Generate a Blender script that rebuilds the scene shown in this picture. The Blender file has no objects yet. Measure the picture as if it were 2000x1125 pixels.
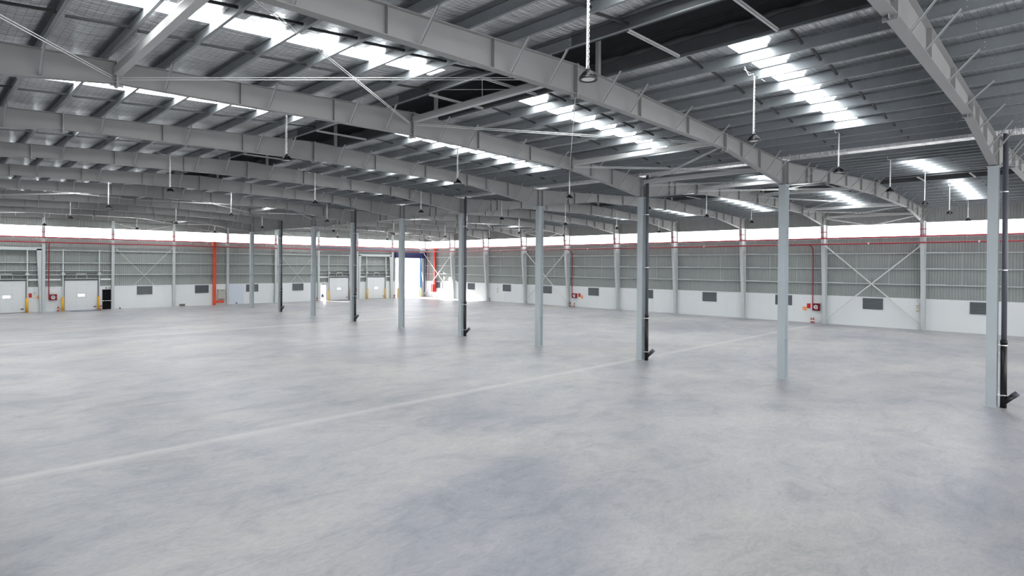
import bpy, math, random
from math import sin, cos, pi, sqrt
from mathutils import Vector, Matrix
random.seed(7)
scene = bpy.context.scene
COL = scene.collection

# ------------------------------------------------------------------ camera
F_PX, YAW, PIT, ROL = 1164.322, 0.791928, -0.00447951, 0.00652918
CAM = Vector((-29.9938, -3.01408, 5.4071))
cd = bpy.data.cameras.new('camera'); cam = bpy.data.objects.new('camera', cd); COL.objects.link(cam)
fw = Vector((sin(YAW)*cos(PIT), cos(YAW)*cos(PIT), sin(PIT)))
rt = Vector((cos(YAW), -sin(YAW), 0)); up = rt.cross(fw)
r2 = rt*cos(ROL) + up*sin(ROL); u2 = -rt*sin(ROL) + up*cos(ROL)
M = Matrix(((r2.x, u2.x, -fw.x, CAM.x), (r2.y, u2.y, -fw.y, CAM.y), (r2.z, u2.z, -fw.z, CAM.z), (0, 0, 0, 1)))
cam.matrix_world = M
cd.sensor_width = 36; cd.lens = F_PX*36/2000; cd.shift_y = -37.95/2000; cd.clip_end = 600; cd.clip_start = .05
scene.camera = cam
scene.view_settings.view_transform = 'Standard'; scene.view_settings.look = 'None'
scene.view_settings.gamma = 1; scene.view_settings.use_curve_mapping = False
scene.view_settings.exposure = 0.6

# ------------------------------------------------------------------ light
SKY_LIGHT, STRIP_LIGHT, WORLD_LIGHT, SUN_LIGHT = 13.0, 4.5, 1.6, 20.0
w = bpy.data.worlds.new('overcast_sky'); scene.world = w; w.use_nodes = True
bg = w.node_tree.nodes['Background']; bg.inputs[0].default_value = (.95, .97, 1, 1); bg.inputs[1].default_value = WORLD_LIGHT
sd = bpy.data.lights.new('sun', 'SUN'); sd.energy = SUN_LIGHT; sd.angle = .03; sd.color = (1, .98, .95)
so = bpy.data.objects.new('sun', sd); COL.objects.link(so)
so.rotation_euler = Vector((.27, -1, -.44)).to_track_quat('-Z', 'Y').to_euler(); so.location = (0, 120, 60)

# ------------------------------------------------------------------ materials
def mat(name, col, rough=.5, metal=0.0, emit=0.0, spec=.5):
    m = bpy.data.materials.new(name); m.use_nodes = True
    b = m.node_tree.nodes['Principled BSDF']
    b.inputs['Base Color'].default_value = (*col, 1); b.inputs['Roughness'].default_value = rough
    b.inputs['Metallic'].default_value = metal; b.inputs['Specular IOR Level'].default_value = spec
    if emit:
        b.inputs['Emission Color'].default_value = (*col, 1); b.inputs['Emission Strength'].default_value = emit
    return m
def vary(m, scale=2.0, amt=.12, stretch=(1, 1, 1)):
    """slight tonal variation of painted / galvanised surfaces"""
    nt = m.node_tree; b = nt.nodes['Principled BSDF']; c = list(b.inputs['Base Color'].default_value)
    tc = nt.nodes.new('ShaderNodeTexCoord'); mp = nt.nodes.new('ShaderNodeMapping'); n = nt.nodes.new('ShaderNodeTexNoise')
    mp.inputs['Scale'].default_value = stretch; n.inputs['Scale'].default_value = scale; n.inputs['Detail'].default_value = 5
    r = nt.nodes.new('ShaderNodeMixRGB'); r.blend_type = 'MIX'
    r.inputs[1].default_value = (*[x*(1-amt) for x in c[:3]], 1); r.inputs[2].default_value = (*[min(1, x*(1+amt)) for x in c[:3]], 1)
    nt.links.new(tc.outputs['Object'], mp.inputs[0]); nt.links.new(mp.outputs[0], n.inputs['Vector'])
    nt.links.new(n.outputs['Fac'], r.inputs[0]); nt.links.new(r.outputs[0], b.inputs['Base Color'])
    return m
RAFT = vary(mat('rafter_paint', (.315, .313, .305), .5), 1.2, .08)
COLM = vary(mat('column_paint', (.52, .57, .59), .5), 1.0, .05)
WCOL = vary(mat('wall_column_paint', (.58, .61, .61), .5), 1.0, .05)
GALV = vary(mat('galvanised_steel', (.285, .305, .32), .42, .35), 3.0, .12)
SAG = mat('dark_sag_bar', (.03, .032, .035), .4, .3)
BRACE = vary(mat('brace_steel', (.40, .41, .41), .45, .3), 3.0, .1)
GIRT = mat('girt_steel', (.62, .66, .66), .5, .1)
DARKG = vary(mat('dark_galvanised', (.10, .105, .11), .6, .2), 2, .2)
STRUT = vary(mat('strut_paint', (.55, .55, .54), .45), 1, .06)
ROD = mat('rod_paint', (.75, .76, .75), .4)
CLAD = vary(mat('cladding_grey', (.335, .357, .343), .55), .6, .07)
PANEL = vary(mat('white_sandwich_panel', (.81, .83, .84), .5), .5, .025)
BLUEP = mat('pale_blue_panel', (.68, .74, .82), .45)
DAY = mat('translucent_sheet_daylight', (1, 1, 1), .5, 0, STRIP_LIGHT)
SKYL = mat('rooflight_sheet_daylight', (.97, 1, 1), .5, 0, SKY_LIGHT)
PANE = mat('door_pane_daylight', (1, 1, 1), .3, 0, 2.0)
RED = mat('fire_pipe_red', (.33, .015, .03), .35)
RED2 = mat('bright_red', (.62, .02, .015), .4)
ROSE = mat('sprinkler_pipe_red', (.50, .05, .08), .4)
ORED = mat('duct_orange_red', (.72, .09, .03), .45)
ORNG = mat('sign_orange', (.85, .30, .04), .5)
CREAM = mat('cream_plastic', (.85, .80, .68), .45)
WHITE = mat('white_plastic', (.85, .86, .86), .4)
YEL = mat('bollard_yellow', (.86, .47, .03), .45)
BLK = mat('black_rubber', (.012, .012, .014), .5)
BPIPE = mat('black_pvc', (.008, .008, .010), .35)
GPIPE = vary(mat('grey_pvc', (.10, .105, .125), .4), 3, .1)
LAMPB = mat('lamp_black', (.012, .013, .015), .35, .3)
LENS = mat('lamp_lens', (.78, .77, .72), .25)
CHROME = mat('chain_metal', (.9, .9, .9), .25, .8)
BLUE = mat('shutter_blue', (.022, .032, .12), .4)
BLUE2 = mat('guide_blue', (.05, .16, .50), .4)
BPIP = mat('blue_grey_pipe', (.12, .14, .24), .4)
LOUV = mat('louvre_slate', (.13, .15, .18), .4, .3)
PANELBOX = mat('cabinet_beige', (.50, .49, .44), .5)
DARKG2 = mat('dark_doorway_sheet', (.006, .007, .009), .6, 0, 0, .1)
STEELP = mat('dock_plate', (.20, .22, .28), .5, .3)
SKIN = mat('skin', (.35, .20, .14), .6)
SHORTS = mat('dark_cloth', (.02, .02, .025), .8)
HAIR = mat('black_hair', (.01, .01, .01), .6)
YARD = mat('yard_concrete', (.72, .72, .70), .8)

def shirt_mat():
    m = mat('striped_shirt', (.35, .35, .4), .8); nt = m.node_tree; b = nt.nodes['Principled BSDF']
    tc = nt.nodes.new('ShaderNodeTexCoord'); wv = nt.nodes.new('ShaderNodeTexWave'); wv.bands_direction = 'Z'; wv.inputs['Scale'].default_value = 6
    r = nt.nodes.new('ShaderNodeValToRGB'); r.color_ramp.elements[0].color = (.12, .13, .2, 1); r.color_ramp.elements[1].color = (.55, .55, .58, 1)
    nt.links.new(tc.outputs['Object'], wv.inputs['Vector']); nt.links.new(wv.outputs['Fac'], r.inputs[0]); nt.links.new(r.outputs[0], b.inputs['Base Color'])
    return m
SHIRT = shirt_mat()

def foil_mat():
    m = mat('silver_foil_insulation', (.78, .785, .80), .17, .97); nt = m.node_tree; b = nt.nodes['Principled BSDF']; L = nt.links.new
    tc = nt.nodes.new('ShaderNodeTexCoord')
    mp = nt.nodes.new('ShaderNodeMapping'); mp.inputs['Scale'].default_value = (.42, 7.5, 1); L(tc.outputs['Object'], mp.inputs[0])
    n = nt.nodes.new('ShaderNodeTexNoise'); n.inputs['Scale'].default_value = 1.0; n.inputs['Detail'].default_value = 7; n.inputs['Roughness'].default_value = .6
    n.inputs['Distortion'].default_value = .6; L(mp.outputs[0], n.inputs['Vector'])
    bp = nt.nodes.new('ShaderNodeBump'); bp.inputs['Strength'].default_value = .95; bp.inputs['Distance'].default_value = .10
    L(n.outputs['Fac'], bp.inputs['Height'])
    # reinforcing scrim: a faint square grid in the foil
    br = nt.nodes.new('ShaderNodeTexBrick'); br.offset = 0; br.inputs['Scale'].default_value = 1
    br.inputs['Brick Width'].default_value = .16; br.inputs['Row Height'].default_value = .16; br.inputs['Mortar Size'].default_value = .006
    br.inputs['Color1'].default_value = (.82, .825, .84, 1); br.inputs['Color2'].default_value = (.72, .725, .74, 1); br.inputs['Mortar'].default_value = (.42, .42, .44, 1)
    L(tc.outputs['Object'], br.inputs['Vector']); L(br.outputs['Color'], b.inputs['Base Color'])
    L(bp.outputs[0], b.inputs['Normal'])
    return m
FOIL = foil_mat()

def floor_mat():
    m = mat('polished_concrete', (.5, .5, .5), .45, 0, 0, .5); nt = m.node_tree; b = nt.nodes['Principled BSDF']; L = nt.links.new
    N = nt.nodes.new
    tc = N('ShaderNodeTexCoord')
    def noise(scale, detail, stretch=(1, 1, 1), dist=0., rough=.55, off=(0, 0, 0)):
        mp = N('ShaderNodeMapping'); mp.inputs['Scale'].default_value = stretch; mp.inputs['Location'].default_value = off; L(tc.outputs['Object'], mp.inputs[0])
        n = N('ShaderNodeTexNoise'); n.inputs['Scale'].default_value = scale; n.inputs['Detail'].default_value = detail
        n.inputs['Distortion'].default_value = dist; n.inputs['Roughness'].default_value = rough; L(mp.outputs[0], n.inputs['Vector']); return n.outputs['Fac']
    def ramp(f, stops):
        r = N('ShaderNodeValToRGB'); e = r.color_ramp.elements
        while len(e) < len(stops): e.new(.5)
        for x, (p, c) in zip(e, stops): x.position = p; x.color = (*c, 1)
        L(f, r.inputs[0]); return r.outputs[0]
    def mix(f, a, c, mode='MIX'):
        x = N('ShaderNodeMixRGB'); x.blend_type = mode
        for s, v in ((0, f), (1, a), (2, c)):
            if hasattr(v, 'is_output'): L(v, x.inputs[s])
            else: x.inputs[s].default_value = v if isinstance(v, (int, float)) else (*v, 1)
        return x.outputs[0]
    base = ramp(noise(.13, 7, (1, 1.2, 1), .4, .6), [(.36, (.285, .296, .330)), (.48, (.358, .362, .385)), (.62, (.428, .424, .424))])
    tint = ramp(noise(.09, 4, (1, 1, 1), .5, .5, (31, 7, 0)), [(.45, (1, 1, 1)), (.62, (1.0, .985, .955))])
    c = mix(1., base, tint, 'MULTIPLY')
    mot = ramp(noise(.55, 12, (.8, 1.25, 1), 1.1, .72, (5, 3, 0)), [(.33, (.72, .745, .79)), (.48, (.98, .98, .985)), (.66, (1.15, 1.135, 1.10))])
    c = mix(.85, c, mot, 'MULTIPLY')
    fine = ramp(noise(5, 9, (.6, 1.2, 1), 1.6, .75, (9, 1, 0)), [(.32, (.83, .83, .86)), (.58, (1.07, 1.065, 1.06))])
    c = mix(.95, c, fine, 'MULTIPLY')
    sp = N('ShaderNodeSeparateXYZ'); L(tc.outputs['Object'], sp.inputs[0])
    wob = noise(.5, 3)
    def math_(op, a, b_=None, cl=False):
        x = N('ShaderNodeMath'); x.operation = op; x.use_clamp = cl
        for s, v in ((0, a), (1, b_)):
            if v is None: continue
            if hasattr(v, 'is_output'): L(v, x.inputs[s])
            else: x.inputs[s].default_value = v
        return x.outputs[0]
    def line(axis, p, wdt):
        d = math_('ABSOLUTE', math_('SUBTRACT', sp.outputs[axis], p))
        mr = N('ShaderNodeMapRange'); mr.inputs['From Min'].default_value = wdt*.25; mr.inputs['From Max'].default_value = wdt
        mr.inputs['To Min'].default_value = 1; mr.inputs['To Max'].default_value = 0; L(d, mr.inputs['Value']); return mr.outputs[0]
    def addl(lst):
        o = None
        for a, p, w_ in lst:
            l = line(a, p, w_); o = l if o is None else math_('MAXIMUM', o, l)
        return o
    halo = addl([(1, 16.25, .36), (1, 48.2, .6)])
    patch = noise(.25, 4, (1, 1, 1), 0, .6, (3, 8, 0))
    halo = math_('MULTIPLY', halo, math_('MULTIPLY', patch, .8))
    c = mix(halo, c, (.66, .65, .62))
    joint = addl([(1, 16.15, .03), (1, 7.9, .018), (0, -6.75, .025), (0, -15.2, .015), (1, 48, .04)])
    joint = math_('MULTIPLY', joint, math_('MULTIPLY', patch, .9))
    c = mix(joint, c, (.22, .23, .25))
    L(c, b.inputs['Base Color'])
    rg = N('ShaderNodeMapRange'); rg.inputs['To Min'].default_value = .26; rg.inputs['To Max'].default_value = .5
    L(noise(.4, 6, (1, 1, 1), .5, .6, (2, 2, 0)), rg.inputs['Value']); L(rg.outputs[0], b.inputs['Roughness'])
    bp = N('ShaderNodeBump'); bp.inputs['Strength'].default_value = .08; bp.inputs['Distance'].default_value = .02
    L(noise(2.5, 5), bp.inputs['Height']); L(bp.outputs[0], b.inputs['Normal'])
    return m
FLOOR = floor_mat()

# ------------------------------------------------------------------ mesh helpers
class MB:
    def __init__(s): s.v = []; s.f = []
    def box(s, x0, x1, y0, y1, z0, z1):
        n = len(s.v); s.v += [(x, y, z) for z in (z0, z1) for y in (y0, y1) for x in (x0, x1)]
        s.f += [tuple(n+i for i in q) for q in ((0, 2, 3, 1), (4, 5, 7, 6), (0, 1, 5, 4), (2, 6, 7, 3), (0, 4, 6, 2), (1, 3, 7, 5))]; return s
    def hexa(s, p):   # eight corners in box order
        n = len(s.v); s.v += [tuple(q) for q in p]
        s.f += [tuple(n+i for i in q) for q in ((0, 2, 3, 1), (4, 5, 7, 6), (0, 1, 5, 4), (2, 6, 7, 3), (0, 4, 6, 2), (1, 3, 7, 5))]; return s
    def beam(s, p, q, w, h, up=(0, 0, 1)):
        p = Vector(p); q = Vector(q); d = (q-p).normalized(); u = Vector(up)
        sd_ = d.cross(u)
        if sd_.length < 1e-4: sd_ = d.cross(Vector((1, 0, 0)))
        sd_.normalize(); u = sd_.cross(d)
        c = [(a*sd_*w/2 + b*u*h/2) for b in (-1, 1) for a in (-1, 1)]
        s.hexa([p+c[0], p+c[1], q+c[0], q+c[1], p+c[2], p+c[3], q+c[2], q+c[3]]); return s
    def tube(s, pts, r, n=8, cap=True):
        pts = [Vector(p) for p in pts]; base = len(s.v); rr = r if isinstance(r, (list, tuple)) else [r]*len(pts)
        prev = None
        for i, p in enumerate(pts):
            d = (pts[min(i+1, len(pts)-1)] - pts[max(i-1, 0)]).normalized()
            a = prev if prev is not None else (Vector((0, 0, 1)) if abs(d.z) < .9 else Vector((1, 0, 0)))
            a = (a - d*a.dot(d)).normalized(); prev = a; b = d.cross(a)
            for k in range(n):
                t = 2*pi*k/n; s.v.append(tuple(p + (a*cos(t) + b*sin(t))*rr[i]))
        for i in range(len(pts)-1):
            for k in range(n):
                s.f.append((base+i*n+k, base+i*n+(k+1) % n, base+(i+1)*n+(k+1) % n, base+(i+1)*n+k))
        if cap:
            s.f.append(tuple(base+k for k in reversed(range(n)))); s.f.append(tuple(base+(len(pts)-1)*n+k for k in range(n)))
        return s
    def lathe(s, prof, c=(0, 0, 0), n=24):
        base = len(s.v)
        for r, z in prof:
            for k in range(n): s.v.append((c[0]+r*cos(2*pi*k/n), c[1]+r*sin(2*pi*k/n), c[2]+z))
        for i in range(len(prof)-1):
            for k in range(n): s.f.append((base+i*n+k, base+i*n+(k+1) % n, base+(i+1)*n+(k+1) % n, base+(i+1)*n+k))
        return s
    def strip(s, lo, hi, y0, y1):  # solid between two polylines (x,z) of equal length, thick y0..y1
        n = len(s.v); m = len(lo)
        for (x, z), (X, Z) in zip(lo, hi): s.v += [(x, y0, z), (x, y1, z), (X, y0, Z), (X, y1, Z)]
        for i in range(m-1):
            a = n+4*i; b = a+4
            s.f += [(a, b, b+2, a+2), (a+1, a+3, b+3, b+1), (a, a+1, b+1, b), (a+2, b+2, b+3, a+3)]
        s.f += [(n, n+2, n+3, n+1), (n+4*m-4, n+4*m-3, n+4*m-1, n+4*m-2)]; return s
    def mesh(s, name, m, smooth=False):
        me = bpy.data.meshes.new(name); me.from_pydata(s.v, [], s.f); me.materials.append(m)
        if smooth:
            for p in me.polygons: p.use_smooth = True
        me.update(); return me
    def build(s, name, m, parent=None, smooth=False):
        return place(s.mesh(name, m, smooth), name, parent)
def place(me, name, parent=None, loc=None):
    o = bpy.data.objects.new(name, me); COL.objects.link(o)
    if parent is not None: o.parent = parent
    if loc is not None: o.location = loc
    return o
def tag(o, label, cat, group=None, kind=None):
    assert 4 <= len(label.split()) <= 16, label
    o['label'] = label; o['category'] = cat
    if group: o['group'] = group
    if kind: o['kind'] = kind
    return o
def thing(name, label, cat, loc=(0, 0, 0), rz=0, group=None):
    o = bpy.data.objects.new(name, None); COL.objects.link(o); o.location = loc; o.rotation_euler = (0, 0, rz)
    o.empty_display_size = .2
    return tag(o, label, cat, group)
def dup(root, loc, label, rz=None):
    def cp(o, par):
        c = o.copy(); COL.objects.link(c)
        if par is not None: c.parent = par
        for ch in KIDS.get(o.name, []) or o.children: cp(ch, c)
        return c
    r = cp(root, None); r.location = loc; r['label'] = label
    assert 4 <= len(label.split()) <= 16, label
    if rz is not None: r.rotation_euler = (0, 0, rz)
    return r
KIDS = {}
ORD = ['first', 'second', 'third', 'fourth', 'fifth', 'sixth', 'seventh', 'eighth', 'ninth', 'tenth', 'eleventh', 'twelfth', 'thirteenth']

# ------------------------------------------------------------------ dimensions
SPAN, RIDGE, BAY, LEN = 32.56, 16.28, 8.0, 80.0
def topz(x):        # rafter top line (x in aisle coordinates, ridge at x=0)
    return 11.30 - .046*abs(x)
LOW = [(0, 10.45), (9.75, 10.29), (16.28, 9.45)]      # rafter underside by distance from the ridge
def lowz(x, lo=LOW):
    x = abs(x)
    for (a, za), (b, zb) in zip(lo, lo[1:]):
        if x <= b: return za + (zb-za)*(x-a)/(b-a)
    return lo[-1][1]
POFF = [1.25, 2.75, 4.2, 5.65, 7.1, 8.6, 10.0, 11.4, 12.65, 13.8, 14.92]
NAVES = [(-RIDGE, 'left aisle'), (RIDGE, 'right aisle')]
Y0R, Y1R = -12.0, 80.35

# ------------------------------------------------------------------ floor, yard
o = MB().box(-48.8, 32.85, -13, 80.35, -.3, 0).build('floor', FLOOR); tag(o, 'polished pale grey concrete floor with cloudy patches', 'floor', None, 'structure')
o = MB().box(-90, 90, 80.35, 160, -.35, -.05).build('ground', YARD); tag(o, 'sunlit pale concrete yard outside the far doors', 'ground', None, 'structure')

# ------------------------------------------------------------------ walls
def clad(mb, axis, pos, a0, a1, z0, z1, pitch=.21, d=.035, sgn=1):
    """trapezoid-ribbed sheet; axis 'x' runs along X at Y=pos, 'y' runs along Y at X=pos"""
    pts = []; a = a0
    while a < a1-1e-6:
        for da, h in ((0, 0), (.12, 0), (.145, d), (.185, d)):
            if a+da <= a1: pts.append((a+da, h))
        a += pitch
    pts.append((a1, 0)); n = len(mb.v)
    for (q, h) in pts:
        for z in (z0, z1):
            mb.v.append((q, pos+sgn*h, z) if axis == 'x' else (pos+sgn*h, q, z))
    for i in range(len(pts)-1): mb.f.append((n+2*i, n+2*i+2, n+2*i+3, n+2*i+1))
    # solid backing sheet keeps the daylight out
    if axis == 'x': mb.box(a0, a1, pos+.05, pos+.08, z0, z1)
    else: mb.box(pos+.05, pos+.08, a0, a1, z0, z1)
    return mb
mb = MB(); clad(mb, 'y', 32.85, -12, 80.3, 2.6, 8.32); clad(mb, 'y', 32.85, -12, 80.3, 9.48, 11.0)
wr = mb.build('wall_right', CLAD); tag(wr, 'right wall of grey ribbed steel cladding above white panels', 'wall', None, 'structure')
pn = MB()
y = -12.0
while y < 80.1:
    y2 = min(y+1.15, 80.1); pn.box(32.75, 32.85, y+.004, y2-.004, 0, 2.72); pn.box(32.757, 32.84, y-.004, y+.004, 0, 2.72); y = y2
pn.box(32.73, 32.86, -12, 80.1, 2.72, 2.745)
pn.build('wall_panel', PANEL, wr)['label'] = 'white smooth insulated panels along the wall foot'
mb = MB()
clad(mb, 'x', 80.3, -48.8, 26.7, 2.6, 8.2); clad(mb, 'x', 80.3, 26.7, 32.05, 6.65, 8.2); clad(mb, 'x', 80.3, 32.05, 32.85, 2.6, 8.2)
clad(mb, 'x', 80.3, -48.8, 32.85, 9.48, 12.0)
wb = mb.build('wall_back', CLAD); tag(wb, 'far end wall of grey ribbed cladding above white panels', 'wall', None, 'structure')
pn = MB()
def prow(x0, x1, z0=0., z1=2.72):
    x = x0
    while x < x1-1e-4:
        x2 = min(x+1.15, x1); pn.box(x+.004, x2-.004, 80.1, 80.25, z0, z1); pn.box(x-.004, x+.004, 80.107, 80.24, z0, z1); x = x2
prow(-48.8, 13.43); prow(13.43, 14.27, 2.33); prow(14.27, 26.7); prow(32.05, 32.75)
pn.box(-48.8, 26.7, 80.08, 80.26, 2.72, 2.745)
pn.build('wall_panel', PANEL, wb)['label'] = 'white smooth insulated panels along the wall foot'
o = MB().box(-48.9, -48.8, -13, 80.35, 0, 12).build('sun_block_wall_left', CLAD); tag(o, 'added unseen wall closing off the next aisle, keeps the sun out', 'wall', None, 'structure')  # unseen wall added to keep sun out of the open aisle
wn = 0
def window(mb, m, label):
    global wn; wn += 1
    return tag(mb.build('window_%d' % wn, m), label, 'window', 'daylight panels', 'structure')
for k in range(-1, 10):
    mb = MB().box(32.86, 32.89, 8*k-4*(k < 0)*0+.0 if k >= 0 else -12, 8*(k+1)-.0, 8.32, 9.48)
    window(mb, DAY, 'bright translucent daylight strip on the right wall, %s bay from the camera' % (ORD[k+1]))
BX = [-26, -19.5, -13, -6.5, 0, 6.5, 13, 19.5, 26, 32.5]
for i, (a, b) in enumerate(zip([-48.8]+BX, BX[:-1]+[32.85])):
    mb = MB().box(a, b, 80.33, 80.36, 8.2, 9.48)
    window(mb, DAY, 'bright translucent daylight strip on the far wall, %s bay from the left' % ORD[i])

# ------------------------------------------------------------------ roof sheets, rooflights and ridge vent
SK0, SK1, SX0, SX1 = 3.56, 4.32, 1.95, 11.5
foil = MB()
def foil_z(xo, xs, s=1.):      # xs = purlin offsets; foil drapes between them
    for a, b in zip(xs, xs[1:]):
        if a <= xo <= b+1e-9:
            t = (xo-a)/(b-a); return topz(xo)+.305 - .10*s*sin(pi*t)**.8
    return topz(xo)+.305
for cx, nm in NAVES + [(-RIDGE-SPAN, 'x')]:
    for sg in ((-1, 1) if nm != 'x' else (1,)):
        xs = POFF + [15.75]
        us = []
        for a, b in zip(xs, xs[1:]):
            us += [a + (b-a)*t/6 for t in range(6)]
        us.append(15.75)
        us = sorted(set([round(u, 4) for u in us if abs(u-SX0) > .08 and abs(u-SX1) > .08] + [SX0, SX1]))
        vs = [Y0R, -8, 0-.0]
        for k in range(10): vs += [8*k+SK0-1.2, 8*k+SK0-.5, 8*k+SK0, 8*k+SK1, 8*k+SK1+.5, 8*k+SK1+1.2, 8*(k+1)]
        vs[-1] = Y1R; vs = sorted(set(vs)); n = len(foil.v); m = len(us)
        for v in vs:
            fr = v-8*math.floor(v/8); dd = max(0, SK0-fr, fr-SK1) if 0 <= v < 80 else 9; sm = min(1, dd/1.2)
            for u in us: foil.v.append((cx+sg*u, v, foil_z(u, xs, .15+.85*sm if SX0-.8 < u < SX1+.8 else 1)))
        for j in range(len(vs)-1):
            for i in range(m-1):
                yc = (vs[j]+vs[j+1])/2; uc = (us[i]+us[i+1])/2
                fr = yc - 8*math.floor(yc/8)
                if nm != 'x' and yc > 0 and SK0 < fr < SK1 and SX0 < uc < SX1: continue
                a = n+j*m+i; q = (a, a+1, a+m+1, a+m)
                foil.f.append(q if sg > 0 else q[::-1])
ce = foil.build('ceiling', FOIL, smooth=True); tag(ce, 'wrinkled silver foil roof insulation draped over the purlins', 'ceiling', None, 'structure')
for cx, nm in NAVES:
    for sg, sn in ((-1, 'left'), (1, 'right')):
        for k in range(10):
            mb = MB()
            a, b = SX0, SX1
            p = [(cx+sg*u, yy, topz(u)+.325+dz) for dz in (0, .012) for yy in (8*k+SK0-.05, 8*k+SK1+.05) for u in (a, b)]
            mb.hexa(p)
            window(mb, SKYL, 'white rooflight strip in the %s, %s slope, %s bay from the camera' % (nm, sn, ORD[k]))
# dark ridge vent above the opening
mon = MB(); post = MB(); roll = MB()
for cx, nm in NAVES:
    for sg in (-1, 1):
        x = cx+sg*1.55
        mon.box(x-.01, x+.01, Y0R, Y1R, 11.45, 12.5)
        for zz in (11.8, 12.1): mon.box(min(x, x-sg*.06), max(x, x-sg*.06), Y0R, Y1R, zz, zz+.05)
        mon.box(cx+sg*1.25-.01, cx+sg*1.25+.01, Y0R, Y1R, 11.26, 11.60); mon.box(min(cx+sg*1.25, x), max(cx+sg*1.25, x), Y0R, Y1R, 11.6, 11.62)
    mon.box(cx-2, cx+2, Y0R, Y1R, 12.5, 12.55)
    for ye in (Y0R, Y1R-.02): mon.box(cx-1.56, cx+1.56, ye, ye+.02, 11.3, 12.5)
    mon.box(cx-.9, cx-.8, Y0R, Y1R, 12.2, 12.5); mon.box(cx+.8, cx+.9, Y0R, Y1R, 12.2, 12.5)
    for k in range(0, 11):
        for sg in (-1, 1): post.box(cx+sg*1.15-.06, cx+sg*1.15+.06, 8*k-.06, 8*k+.06, 11.25, 12.5)
        post.box(cx-1.2, cx+1.2, 8*k-.05, 8*k+.05, 12.3, 12.45)
    pts = []; rr = []
    yy = Y0R
    while yy < Y1R:
        pts.append((cx+1.34, yy, 11.67+.03*random.random())); rr.append(.055+.06*abs(sin(yy*2.6))+.02*random.random()); yy += .17
    roll.tube(pts, rr, 8)
MB().box(31.95, 33.0, Y0R, Y1R, 10.82, 10.85).build('eave_sheet', FOIL, ce)
mo = mon.build('ridge_vent_housing', DARKG, ce); mo['label'] = 'dark raised ridge vent housing'
post.build('vent_post', STRUT, ce); roll.build('insulation_roll', DARKG, ce, True)
for i, (cx, nm) in enumerate(NAVES):
    vm = MB()
    for k in range(0, 10):
        for f in (2.67, 5.33):
            yb = 8*k+f
            vm.box(cx-1.25, cx+1.25, yb-.035, yb+.035, 11.20, 11.208); vm.box(cx-1.25, cx+1.25, yb-.035, yb-.029, 11.20, 11.27)
    for k in (1,): vm.beam((cx-1.2, 8*k+2.7, 11.4), (cx+1.2, 8*k+5.3, 11.4), .02, .02); vm.beam((cx+1.2, 8*k+2.7, 11.4), (cx-1.2, 8*k+5.3, 11.4), .02, .02)
    vm.build('vent_cross_angle', STRUT, ce)

# ------------------------------------------------------------------ purlins
def purlin_mesh(sg, depth=.295):
    m = MB(); L0, L1 = Y0R, 80.25
    m.box(-.006, .006, L0, L1, 0, depth)
    m.box(min(0, sg*.07), max(0, sg*.07), L0, L1, 0, .006); m.box(min(0, -sg*.07), max(0, -sg*.07), L0, L1, depth-.006, depth)
    m.box(sg*.064, sg*.07, L0, L1, 0, .02) if sg > 0 else m.box(-.07, -.064, L0, L1, 0, .02)
    for k in range(0, 11):                       # lapped, doubled length over each rafter, with a cleat
        m.box(-.014, -.006, 8*k-.9, 8*k+.9, .01, depth-.01); m.box(.006, .014, 8*k-.9, 8*k+.9, .01, depth-.01)
    return m.mesh('purlin', GALV)
PM = {s: purlin_mesh(s) for s in (-1, 1)}
bolt = MB()
bolt.tube([(-.022, 0, 0), (.022, 0, 0)], .014, 6)
BOLT = bolt.mesh('bolt', CHROME)
for cx, nm in NAVES:
    for sg, sn in ((-1, 'left-hand'), (1, 'right-hand')):
        for i, u in enumerate(POFF):
            if sg > 0: u += .12
            x = cx+sg*u; z = topz(u)
            r = thing('roof_purlin', 'galvanised steel purlin on the %s\'s %s slope, %s below the ridge vent' % (nm, sn, ORD[i]), 'purlin', (x, 0, z), 0, 'roof purlins')
            place(PM[sg], 'purlin_rail', r)
            for k in range(0, 3):
                for dy in (-.85, .85):
                    for zz in (.08, .22): place(BOLT, 'bolt', r, (0, 8*k+dy, zz))
            if i < len(POFF)-1:
                g = POFF[i+1]+(.12 if sg > 0 else 0)-u; key = (sg, round(g, 2))
                if key not in PM:
                    b_ = MB(); dz = -.046*g
                    b_.beam((sg*.04, 0, .11), (sg*(g-.12), .10, .10+dz), .05, .008); b_.beam((sg*.04, -.03, .14), (sg*(g-.12), .07, .125+dz), .008, .05)
                    PM[key] = b_.mesh('sag_bar', SAG)
                for k in range(10):
                    for f in (2.5, 5.3): place(PM[key], 'sag_bar', r, (0, 8*k+f, 0))

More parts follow.
